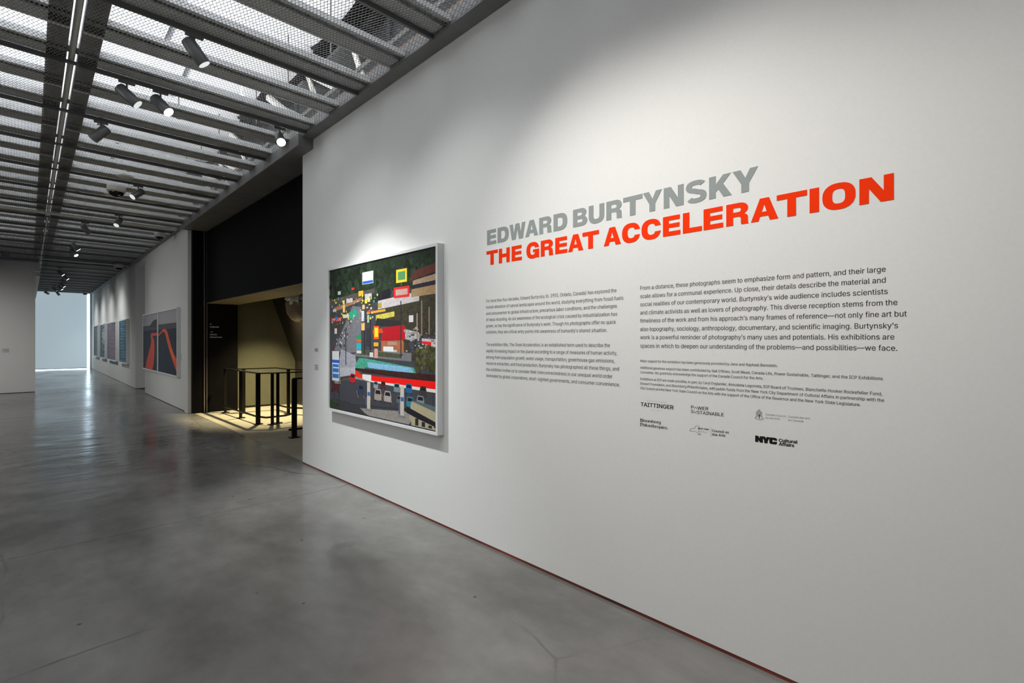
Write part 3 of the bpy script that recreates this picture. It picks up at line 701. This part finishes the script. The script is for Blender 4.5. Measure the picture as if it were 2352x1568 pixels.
def city_letter(ch, a, b_):
    ya, za = on_x(*z5(*a), D); yb, zb = on_x(*z5(*b_), D)
    cs = {'N': [V2((0, 0), (0, 1), (.36, 1), (.62, .62), (.62, 1), (1, 1), (1, 0), (.66, 0), (.38, .42), (.38, 0))],
          'Y': [V2((.30, 0), (.30, .33), (0, 1), (.38, 1), (.5, .70), (.62, 1), (1, 1), (.70, .33), (.70, 0))],
          'C': [V2((.16, 0), (0, .16), (0, .84), (.16, 1), (.84, 1), (1, .84), (1, .62), (.62, .62), (.62, .70), (.38, .70), (.38, .30), (.62, .30), (.62, .38), (1, .38), (1, .16), (.84, 0))]}[ch]
    v, f = triangulate(embolden(cs, .03, .03)); h = .0275
    me = bpy.data.meshes.new('letter'); me.from_pydata([(XT, ya + (yb - ya) * q.x, za + (zb - za) * q.x + h * q.y) for q in v], [], f); link_mesh('letter', me, M['inkblack'], p)
city_letter('N', (1490, 1013), (1578, 1026)); city_letter('Y', (1572, 1024), (1662, 1037)); city_letter('C', (1660, 1036), (1748, 1048))
wall_line('Cultural', z5(1770, 1014), z5(1998, 1038), .0135, M['inkblack'], p, .035, .022); wall_line('Affairs', z5(1770, 1058), z5(1957, 1079), .0135, M['inkblack'], p, .035, .022)

# ------------------------------------------------------------------ framed works
def framed(name, label, cat, yc, w_, z0, z1, xw, depth, fw, group=None, gap=.0):
    """frame hanging on wall plane x = xw, centred at yc; local frame in world axes"""
    t = thing(name, label, cat, (xw, yc, z0), group)
    bm = bmesh.new(); h = z1 - z0; g = -.001
    for a in ((-depth, g, -w_ / 2, -w_ / 2 + fw, 0, h), (-depth, g, w_ / 2 - fw, w_ / 2, 0, h), (-depth, g, -w_ / 2 + fw, w_ / 2 - fw, 0, fw), (-depth, g, -w_ / 2 + fw, w_ / 2 - fw, h - fw, h)):
        box(bm, *a)
    obj('frame', bm, M['frame'], t)
    return t
def print_mesh(polys, parent, name='print'):
    """polys: list of ([(y,z)...], colour, texture amount, x) in parent's local axes; layered from back to front"""
    V, Fc, C_ = [], [], []
    for pts, c, a, x in polys:
        k = len(V); V += [(x, p[0], p[1]) for p in pts]; Fc.append(tuple(range(k, k + len(pts)))); C_.append((*c, a))
    me = bpy.data.meshes.new(name); me.from_pydata(V, [], Fc)
    ca = me.color_attributes.new('Col', 'FLOAT_COLOR', 'CORNER'); i = 0
    for p in me.polygons:
        for _ in range(p.loop_total): ca.data[p.loop_start + _].color = C_[p.index]
    return link_mesh(name, me, M['print'], parent)
# large roadside-town print (a generic view, plain unlettered signs)
YP, WP, ZP0, ZP1, DP = 4.18, 2.0, .740, 2.268, .067
t = framed('framed_picture', 'large white-framed colour print of a roadside town on the near white wall', 'picture', YP, WP, ZP0, ZP1, D, DP, .024)
PX = -DP + .010; hh = ZP1 - ZP0 - .048
obj('backing', boxbm(-DP + .014, -.004, -WP / 2 + .024, WP / 2 - .024, .024, ZP1 - ZP0 - .024), M['mat_gap'], t)
G = []; lay = [0]
def q(pts, c, a=.5):
    lay[0] += 1; G.append(([(WP / 2 - .036 - u * (WP - .072), .036 + v * (ZP1 - ZP0 - .072)) for u, v in pts], c, a, PX - .000004 * lay[0]))
def qr(u0, v0, u1, v1, c, a=.3): q([(u0, v0), (u1, v0), (u1, v1), (u0, v1)], c, a)
rd = random.Random(3)
qr(0, 0, 1, 1, (.055, .058, .066), .6)
q([(0, .78), (1, .70), (1, 1), (0, 1)], (.022, .035, .022), 1)
for _ in range(220):   # tree crowns on the hillside
    u = rd.random(); v = .80 + rd.random() * .2 - .05 * u; r_ = .010 + rd.random() * .018; g_ = .5 + rd.random() * 1.1
    q([(u + r_ * math.cos(a) * (.8 + .4 * rd.random()), v + r_ * 1.2 * math.sin(a) * (.8 + .4 * rd.random())) for a in [k * math.pi / 3.5 for k in range(7)]], (.022 * g_, .036 * g_, .02 * g_), 1)
q([(.62, .42), (1, .35), (1, .80), (.60, .74)], (.052, .046, .03), 1)
q([(0, .55), (.30, .58), (.30, .72), (0, .70)], (.06, .055, .05), 1)
q([(.05, .42), (.20, .40), (.34, .72), (.27, .73)], (.16, .16, .18), .4)            # road
q([(.20, .40), (.36, .42), (.36, .72), (.33, .72)], (.17, .17, .19), .4)
for _ in range(60):
    s_ = rd.random(); u = .10 + s_ * .19 + (rd.random() - .5) * .14 * (1 - s_ * .7); v = .43 + s_ * .27; z_ = .006 * (1.6 - s_)
    qr(u, v, u + z_ * 1.4, v + z_ * 1.6, rd.choice([(.35, .35, .36), (.02, .02, .025), (.05, .04, .05), (.25, .03, .03), (.5, .5, .5)]), .3)
q([(0, .745), (.50, .80), (.50, .83), (0, .79)], (.09, .08, .07), .8)
q([(.05, .70), (.38, .76), (.38, .785), (.05, .73)], (.30, .17, .09), .6)
qr(.20, .755, .27, .785, (.55, .5, .5)); qr(.40, .76, .47, .80, (.5, .47, .45), .4)
q([(.53, .69), (.88, .72), (.88, .775), (.53, .745)], (.50, .46, .46), .4)
q([(.53, .745), (.66, .76), (.64, .815), (.55, .80)], (.016, .016, .02), .4); q([(.64, .76), (.90, .775), (.90, .80), (.66, .80)], (.08, .05, .05), .4)
q([(.83, .79), (1, .80), (1, .86), (.83, .84)], (.40, .28, .19), .5); q([(.80, .84), (1, .87), (1, .92), (.84, .895)], (.12, .04, .03), .5)
q([(.82, .745), (1, .75), (1, .80), (.82, .79)], (.36, .24, .12), .5); q([(.81, .79), (1, .80), (1, .825), (.83, .815)], (.03, .025, .04), .5)
q([(.51, .62), (.68, .64), (.68, .67), (.51, .655)], (.55, .47, .08), .7); q([(.42, .665), (.60, .675), (.60, .69), (.42, .68)], (.75, .33, .03), .3)
q([(.50, .59), (.72, .57), (.74, .61), (.52, .635)], (.03, .028, .03), .6)
q([(.56, .49), (.82, .50), (.76, .585), (.58, .575)], (.42, .012, .02), .3); q([(.48, .535), (.58, .54), (.57, .57), (.48, .565)], (.6, .06, .03), .4)
q([(.56, .42), (.76, .41), (.76, .495), (.56, .49)], (.38, .13, .06), .5); qr(.62, .465, .70, .485, (.4, .25, .2), .4)
qr(.58, .405, .67, .455, (.7, .7, .7), .2); qr(.67, .405, .70, .435, (.5, .5, .52), .3)
q([(.80, .43), (1, .40), (1, .52), (.80, .53)], (.06, .062, .07), .6)
q([(.77, .50), (.88, .49), (.88, .54), (.77, .56)], (.42, .41, .42), .7); qr(.80, .60, .835, .64, (.6, .6, .6)); q([(.90, .47), (1, .455), (1, .50), (.90, .505)], (.6, .5, .5), .4); q([(.90, .475), (.97, .465), (.97, .485), (.90, .49)], (.75, .02, .03), .1)
q([(.26, .385), (.82, .37), (.82, .42), (.34, .43)], (.17, .17, .19), .4)
q([(.30, .40), (.72, .385), (.76, .41), (.36, .43)], (.075, .08, .04), .8)
for _ in range(70):  # shrub at the right
    u = .86 + rd.random() * .14; v = .325 + rd.random() * .13; r_ = .010 + rd.random() * .012; g_ = .6 + rd.random()
    q([(u + r_ * math.cos(a), v + r_ * math.sin(a)) for a in [k * math.pi / 3 for k in range(6)]], (.07 * g_, .07 * g_, .028 * g_), 1)
q([(.10, .30), (.32, .30), (.30, .39), (.14, .43)], (.33, .33, .38), .5)             # pale roofs
q([(.12, .23), (.30, .26), (.30, .31), (.12, .30)], (.42, .42, .46), .5)
q([(.13, .19), (.33, .24), (.30, .25), (.13, .21)], (.12, .10, .06), .8)
q([(.30, .325), (.34, .375), (.40, .375), (.84, .335), (.86, .30), (.30, .28)], (.07, .34, .24), .6)     # painted roof band
q([(.42, .35), (.82, .335), (.84, .305), (.44, .31)], (.22, .45, .66), .5); q([(.40, .315), (.86, .30), (.86, .285), (.40, .295)], (.05, .12, .12), .8)
q([(.30, .285), (1, .265), (1, .305), (.30, .305)], (.05, .018, .016), .8)
q([(.30, .255), (.38, .225), (.38, .26), (.30, .29)], (.8, .03, .008), .05); q([(.38, .232), (1, .225), (1, .268), (.38, .262)], (.86, .012, .01), .02)
q([(.38, .218), (1, .206), (1, .225), (.38, .232)], (.72, .70, .68), .05); qr(.375, .225, .465, .268, (.75, .72, .70), .05)
q([(.30, .20), (.44, .17), (.44, .225), (.30, .25)], (.32, .28, .25), .8)
q([(0, .07), (.30, .055), (.98, .10), (.98, .20), (.30, .23), (0, .18)], (.058, .060, .072), .3)
q([(.32, .035), (.80, .075), (.86, .06), (.80, -.0), (.44, 0)], (.30, .28, .26), .5)
q([(0, 0), (.42, 0), (.32, .055), (0, .06)], (.05, .048, .055), .5); q([(0, .0), (.11, .0), (.11, .04), (0, .055)], (.03, .05, .02), .9)
for i in range(6): q([(.33 + .065 * i, .105), (.335 + .065 * i, .105), (.315 + .065 * i, .155), (.31 + .065 * i, .155)], (.32, .2, .13), .2)
def car(u, v, s_, c):
    q([(u - s_, v), (u + s_, v), (u + s_, v + s_ * 1.1), (u + s_ * .75, v + s_ * 2.1), (u - s_ * .75, v + s_ * 2.1), (u - s_, v + s_ * 1.1)], c, .25)
    q([(u - s_ * .75, v + s_ * 1.15), (u + s_ * .75, v + s_ * 1.15), (u + s_ * .6, v + s_ * 1.85), (u - s_ * .6, v + s_ * 1.85)], (.015, .017, .02), .2)
    qr(u - s_, v - s_ * .25, u - s_ * .65, v, (.01, .01, .01)); qr(u + s_ * .65, v - s_ * .25, u + s_, v, (.01, .01, .01))
for u, v, s_, c in [(.51, .185, .022, (.3, .32, .33)), (.58, .19, .022, (.12, .02, .02)), (.70, .18, .026, (.18, .24, .26)), (.80, .185, .026, (.02, .12, .30)), (.91, .18, .026, (.05, .045, .04)),
                    (.36, .135, .028, (.03, .05, .10)), (.435, .115, .02, (.05, .07, .12)), (.53, .112, .034, (.36, .30, .26)), (.62, .112, .032, (.40, .35, .33)), (.72, .115, .022, (.10, .14, .15)), (.81, .105, .028, (.03, .22, .32)),
                    (.89, .12, .028, (.24, .26, .28)), (.07, .125, .045, (.09, .02, .025)), (.09, .18, .04, (.24, .24, .22)), (.27, .205, .028, (.5, .02, .03))]: car(u, v, s_, c)
for u in (.44, .745):
    qr(u - .016, .045, u + .016, .22, (.55, .51, .44), .2); qr(u - .03, .03, u + .03, .045, (.22, .21, .2), .3); qr(u - .012, .13, u + .014, .155, (.05, .14, .42), .1); qr(u - .03, .05, u - .016, .12, (.10, .11, .16), .6)
q([(.80, .03), (.98, -.0), (1, 0), (1, .10), (.82, .14)], (.42, .37, .24), .2); q([(.82, .14), (1, .10), (1, .13), (.86, .145)], (.10, .15, .16), .3)
q([(.76, .09), (.80, .10), (1, .045), (1, .01), (.78, .068)], (.02, .017, .024), .3)
q([(.82, .0), (.99, .0), (.99, .02), (.82, .055)], (.42, .38, .25), .2); 
for i in range(3): qr(.85 + .05 * i, .005, .875 + .05 * i, .045 - .012 * i, (.03, .028, .025), .2)
for u, v0, v1 in ((.395, .40, .74), (.455, .40, .78), (.735, .385, .73), (.90, .52, .72), (.955, .50, .68), (.06, .08, .42), (.115, .02, .40), (.195, .32, .58), (.56, .76, .96), (.06, .78, .92)):
    qr(u - .004, v0, u + .004, v1, (.035, .03, .035) if u < .8 else (.28, .21, .16), .3)
# plain signs of assorted colours
for u0, v0, u1, v1, c in [(.375, .865, .485, .945, (.72, .70, .72)), (.378, .868, .482, .885, (.02, .12, .48)), (.675, .75, .805, .815, (.66, .03, .03)), (.69, .765, .79, .80, (.5, .34, .30)), (.695, .84, .785, .92, (.8, .62, .04)), (.71, .855, .77, .905, (.10, .30, .12)), (.735, .82, .745, .84, (.1, .09, .09)),
                          (.03, .20, .115, .415, (.62, .62, .64)), (.03, .33, .115, .352, (.02, .12, .48)), (.035, .22, .11, .32, (.03, .16, .50)), (.04, .25, .11, .262, (.55, .6, .66)), (.04, .29, .11, .30, (.55, .6, .66)),
                          (.235, .645, .275, .69, (.015, .36, .20)), (.28, .655, .315, .705, (.015, .36, .20)), (.315, .50, .365, .53, (.02, .28, .12)), (.315, .48, .365, .50, (.6, .12, .04)), (.315, .43, .365, .475, (.03, .38, .48)), (.315, .405, .365, .425, (.6, .58, .58)),
                          (.49, .50, .54, .585, (.80, .10, .02)), (.498, .515, .532, .575, (.9, .62, .02)), (.49, .455, .535, .48, (.75, .38, .03)), (.495, .38, .53, .44, (.62, .30, .24)), (.365, .56, .40, .61, (.70, .48, .32)), (.372, .57, .392, .60, (.85, .5, .03)),
                          (.365, .62, .395, .69, (.55, .58, .66)), (.425, .61, .445, .66, (.35, .50, .32)), (.335, .79, .385, .825, (.8, .42, .03)), (.26, .84, .29, .855, (.8, .03, .03)), (.10, .82, .135, .845, (.5, .55, .55)), (.16, .69, .185, .745, (.7, .5, .14)),
                          (.375, .70, .40, .73, (.75, .48, .25)), (.40, .74, .425, .765, (.85, .75, .05)), (.43, .745, .455, .77, (.8, .65, .05)), (.53, .70, .565, .73, (.4, .28, .06)), (.02, .63, .14, .655, (.55, .10, .08)), (.07, .64, .095, .665, (.03, .14, .5)), (.06, .54, .09, .58, (.55, .52, .5)),
                          (.16, .65, .23, .675, (.6, .5, .4)), (.45, .385, .485, .415, (.6, .6, .62)), (.415, .46, .455, .57, (.04, .037, .045)), (.86, .50, .87, .65, (.30, .22, .16)), (.04, .70, .08, .72, (.5, .5, .52)), (.16, .75, .18, .775, (.75, .65, .15))]:
    qr(u0, v0, u1, v1, c, .12)
for _ in range(90):
    u = .02 + rd.random() * .50; v = .60 + rd.random() * .19; qr(u, v, u + .004 + rd.random() * .014, v + .004 + rd.random() * .012, rd.choice([(.6, .5, .4), (.55, .08, .05), (.7, .6, .1), (.5, .5, .52), (.05, .05, .06), (.08, .3, .2)]), .3)
for _ in range(50):
    u = .75 + rd.random() * .24; v = .42 + rd.random() * .14; qr(u, v, u + .006 + rd.random() * .02, v + .004 + rd.random() * .01, rd.choice([(.4, .4, .4), (.04, .04, .05), (.3, .25, .22)]), .4)
print_mesh(G, t)

# the pair of lava-coloured prints
lb = 'white-framed dark print with glowing orange streak, %s half of the touching pair'
for (ya, yb, side) in ((14.77, 16.98, 0), (12.52, 14.73, 1)):
    yc = (ya + yb) / 2; w_ = yb - ya
    t = framed('framed_picture', lb % ('left', 'right')[side], 'picture', yc, w_, .69, 2.20, XF, .07, .035, 'pair of framed orange-streaked prints')
    obj('backing', boxbm(-.055, -.004, -w_ / 2 + .035, w_ / 2 - .035, .035, 1.475), M['mat_gap'], t)
    G = []; n_ = [0]
    def q2(pts, c, a=.3):
        if len(pts) > 8:
            P_ = []
            for i in range(len(pts)):
                p0, p1, p2, p3 = (Vector(pts[(i + j - 1) % len(pts)]) for j in range(4))
                for t_ in (0, .33, .66): P_.append(tuple(.5 * ((2 * p1) + (p2 - p0) * t_ + (2 * p0 - 5 * p1 + 4 * p2 - p3) * t_ ** 2 + (3 * p1 - p0 - 3 * p2 + p3) * t_ ** 3)))
            pts = [(min(1, max(0, u)), min(1, max(0, v))) for u, v in P_]
        n_[0] += 1; G.append(([(w_ / 2 - .04 - u * (w_ - .08), .04 + v * 1.43) for u, v in pts], c, a, -.0555 - .00001 * n_[0]))
    q2([(0, 0), (1, 0), (1, 1), (0, 1)], (.024, .032, .05), .5)
    q2([(0, .78), (.3, .80), (.6, .76), (1, .79), (1, 1), (0, 1)], (.42, .41, .44), .12)
    q2([(0, .70), (1, .72), (1, .80), (0, .80)], (.10, .095, .11), .6)
    if side == 0:
        q2([(.45, .78), (.7, .88), (.95, .90), (1, .80), (1, .74)], (.07, .065, .075), .6)
        q2([(.12, .0), (.2, .0), (.5, .42), (.48, .44)], (.12, .04, .05), .5); q2([(.16, .0), (.66, .0), (.80, .40), (.74, .56), (.66, .60), (1, .62), (1, .65), (.62, .66), (.54, .60), (.56, .46)], (.86, .10, .05), .15)
    else:
        q2([(0, .63), (.10, .66), (.30, .72), (.48, .68), (.60, .55), (.80, .34), (1, .22), (1, .05), (.86, .14), (.62, .36), (.48, .52), (.38, .64), (.26, .67), (.10, .63), (0, .60)], (.88, .12, .04), .15)
        q2([(.66, .36), (.80, .24), (.90, .22), (.70, .42)], (.95, .2, .07), .1)
    print_mesh(G, t)
# four distant prints
cols = [((.10, .17, .20), (.16, .22, .17), 'fourth and farthest framed print of the distant row, greenish'), ((.045, .10, .16), (.35, .42, .48), 'dark blue framed print, third of the distant row'),
        ((.20, .17, .23), (.40, .22, .24), 'pinkish grey framed print, second of the distant row'), ((.05, .14, .22), (.25, .38, .45), 'blue banded framed print, nearest of the distant row')]
for (ya, yb), (c1, c2, lab) in zip([(29.45, 31.17), (26.45, 28.3), (22.85, 25.55), (20.1, 21.88)], cols):
    yc = (ya + yb) / 2; w_ = yb - ya
    t = framed('framed_picture', lab, 'picture', yc, w_, .70, 2.18, XF, .08, .04, 'row of four framed prints on the distant wall')
    obj('backing', boxbm(-.06, -.004, -w_ / 2 + .04, w_ / 2 - .04, .04, 1.44), M['mat_gap'], t)
    G = []; n_ = [0]
    def q3(pts, c, a=.3):
        n_[0] += 1; G.append(([(w_ / 2 - .045 - u * (w_ - .09), .045 + v * 1.39) for u, v in pts], c, a, -.0605 - .00002 * n_[0]))
    q3([(0, 0), (1, 0), (1, 1), (0, 1)], c1, .6)
    for i in range(14):
        v = (i + .5) / 14 + (rd.random() - .5) * .03; u = rd.random() * .25; l_ = .5 + rd.random() * .4; s_ = (rd.random() - .5) * (.05 if 'banded' in lab else .3)
        q3([(u, v), (min(1, u + l_), max(0, min(1, v + s_))), (min(1, u + l_), max(0, min(1, v + s_ + .014))), (u, v + .014)], c2, .2)
    if 'dark blue' in lab: q3([(.3, .75), (.75, .92), (.9, .6), (.6, .35)], c2, .7)
    print_mesh(G, t)

# label cards
def card(Y, z, w_, h, lab, x=D, plane='x', parts=3):
    t = thing('label_card', lab, 'label', (x, Y, z))
    obj('card', boxbm(-.002, -.0002, -w_ / 2, w_ / 2, -h / 2, h / 2), M['card'], t)
    for i in range(parts):
        zz = h / 2 - (i + .8) * h / (parts + .6); obj('print_line', boxbm(-.0024, -.0019, -w_ * (.42 - .10 * (i % 2)), w_ * .42, zz - .0035, zz + .0035), M['inklight'], t)
for (px0, px1, py0, py1, lab) in ((723, 731, 799, 808, 'small wall label left of the large picture, upper one'), (723, 731.5, 836, 851, 'small wall label left of the large picture, lower one')):
    ya, za = on_x(px0, py0, D); yb, zb = on_x(px1, py1, D); card((ya + yb) / 2, (za + zb) / 2, ya - yb, za - zb, lab)
ya, za = on_x(413, 812, XF); yb, zb = on_x(417.5, 828, XF); card((ya + yb) / 2, (za + zb) / 2, (ya - yb), (za - zb), 'tiny wall label right of the orange-streaked pair', XF)
t = thing('label_card', 'pale label card on the partition at the far left', 'label', (-.46, 19.68, 1.20), rot=(0, 0, math.radians(-90)))
t.rotation_euler = (0, 0, math.radians(90))
obj('card', boxbm(-.004, -.0005, -.075, .075, -.06, .06), M['card'], t)
for i in range(3): obj('print_line', boxbm(-.005, -.0039, -.055, .055 - .02 * i, .03 - i * .03, .037 - i * .03), M['inklight'], t)

# wayfinding lettering on the black jamb
p = thing('wall_text', 'small pale wayfinding words and arrows on the black portal side', 'sign')
def jamb(s, px0, px1, py, cap, name='text_line', ox=.02):
    xa, za = on_y(px0, py, YJ); xb, zb = on_y(px1, py, YJ); zb = za
    return text_obj(name, s, (Vector((xa, YJ - .0015, za)), Vector((1, 0, 0)), Vector((0, 0, 1))), M['signwhite'], p, cap, xb - xa, ox, .012)
jamb('←', 482, 486.5, 745.5, .034, 'arrow'); jamb('Galleries', 482, 503, 752, .031); jamb('→', 483, 488.5, 763.5, .034, 'arrow'); jamb('Library', 482, 498.5, 769.5, .031); jamb('Classrooms', 482, 510, 775.5, .031)

# ------------------------------------------------------------------ vestibule: railings, hanging wrapped duct, light
def railing(label, posts, path, low, parent_loc, grp='black steel railings in the dark vestibule'):
    t = thing('railing', label, 'railing', parent_loc, grp); o0 = Vector(parent_loc)
    for (x, y, w_) in posts:
        bm = bmesh.new(); box(bm, x - w_ / 2, x + w_ / 2, y - .012, y + .012, 0, .90); box(bm, x - .07, x + .07, y - .05, y + .05, -.001, .012)
        bmesh.ops.translate(bm, verts=bm.verts, vec=-o0); obj('post', bm, M['rail'], t)
    bm = bmesh.new()
    for a, b_ in zip(path, path[1:]): bar(bm, (*a, .905), (*b_, .905), .05, .02)
    bmesh.ops.translate(bm, verts=bm.verts, vec=-o0); obj('handrail', bm, M['rail'], t)
    bm = bmesh.new(); tube(bm, [(*a, .13) for a in low], .018, 8); bmesh.ops.translate(bm, verts=bm.verts, vec=-o0); obj('lower_rail', bm, M['rail'], t, smooth=True)
railing('front run of black railing turning the landing corner, five posts', [(2.88, 11.33, .05), (2.89, 10.34, .05), (2.90, 9.37, .075), (3.07, 9.16, .05), (3.19, 9.24, .05)], [(2.88, 11.4), (2.90, 9.34), (3.16, 9.22), (4.3, 9.22)],
        [(2.86, 11.4), (2.88, 10.3), (2.90, 9.45), (2.98, 9.20), (3.3, 9.20), (3.42, 9.28)], (2.9, 10.3, 0))
railing('rear run of black railing beyond the stair', [(3.12, 10.96, .06), (3.74, 10.24, .06)], [(3.0, 11.0), (3.74, 10.9), (3.74, 10.2), (4.2, 9.3)], [(3.1, 11.0), (3.72, 10.9), (3.74, 10.2), (4.2, 9.5)], (3.4, 10.6, 0))
railing('nearest black railing beside the end of the white wall', [(2.90, 7.70, .075)], [(2.88, 7.70), (4.35, 7.70)], [(2.82, 7.70), (4.35, 7.70)], (2.9, 7.7, 0))
t = thing('wrapped_duct', 'bulging brown duct with crumpled white plastic hanging in the vestibule', 'duct', (3.50, 9.0, 2.20))
bm = bmesh.new(); lathe(bm, [(.02, -.38), (.10, -.365), (.18, -.32), (.24, -.22), (.26, -.05), (.24, .10), (.20, .25), (.13, .795)], 28)
for v in bm.verts: v.co.x *= .9; v.co.y *= 1.25; v.co += Vector((rd.random() - .5, rd.random() - .5, rd.random() - .5)) * .02
obj('duct_body', bm, M['brownsheet'], t, smooth=True)
bm = bmesh.new(); bmesh.ops.create_icosphere(bm, subdivisions=4, radius=.3)
for v in bm.verts:
    n = v.co.normalized(); k = .75 + .25 * math.sin(9 * n.x + 4 * n.y) * math.cos(7 * n.z + 5 * n.y) + .06 * math.sin(23 * n.x + 31 * n.z)
    v.co = Vector((n.x * .14 * k - .16, n.y * .30 * k - .10, n.z * .22 * k + .10))
obj('plastic_wrap', bm, M['crumple'], t)
spot((3.6, 10.5, 2.96), (3.72, 10.6, 0), 1050, 82, .8, (1, .86, .50), .05)
spot((3.3, 7.6, 2.96), (3.2, 7.6, 0), 14, 110, 1, (1, .88, .62), .08)
spot((3.35, 9.2, 1.0), (3.5, 8.9, 2.9), 4, 120, 1, (1, .86, .6), .2)
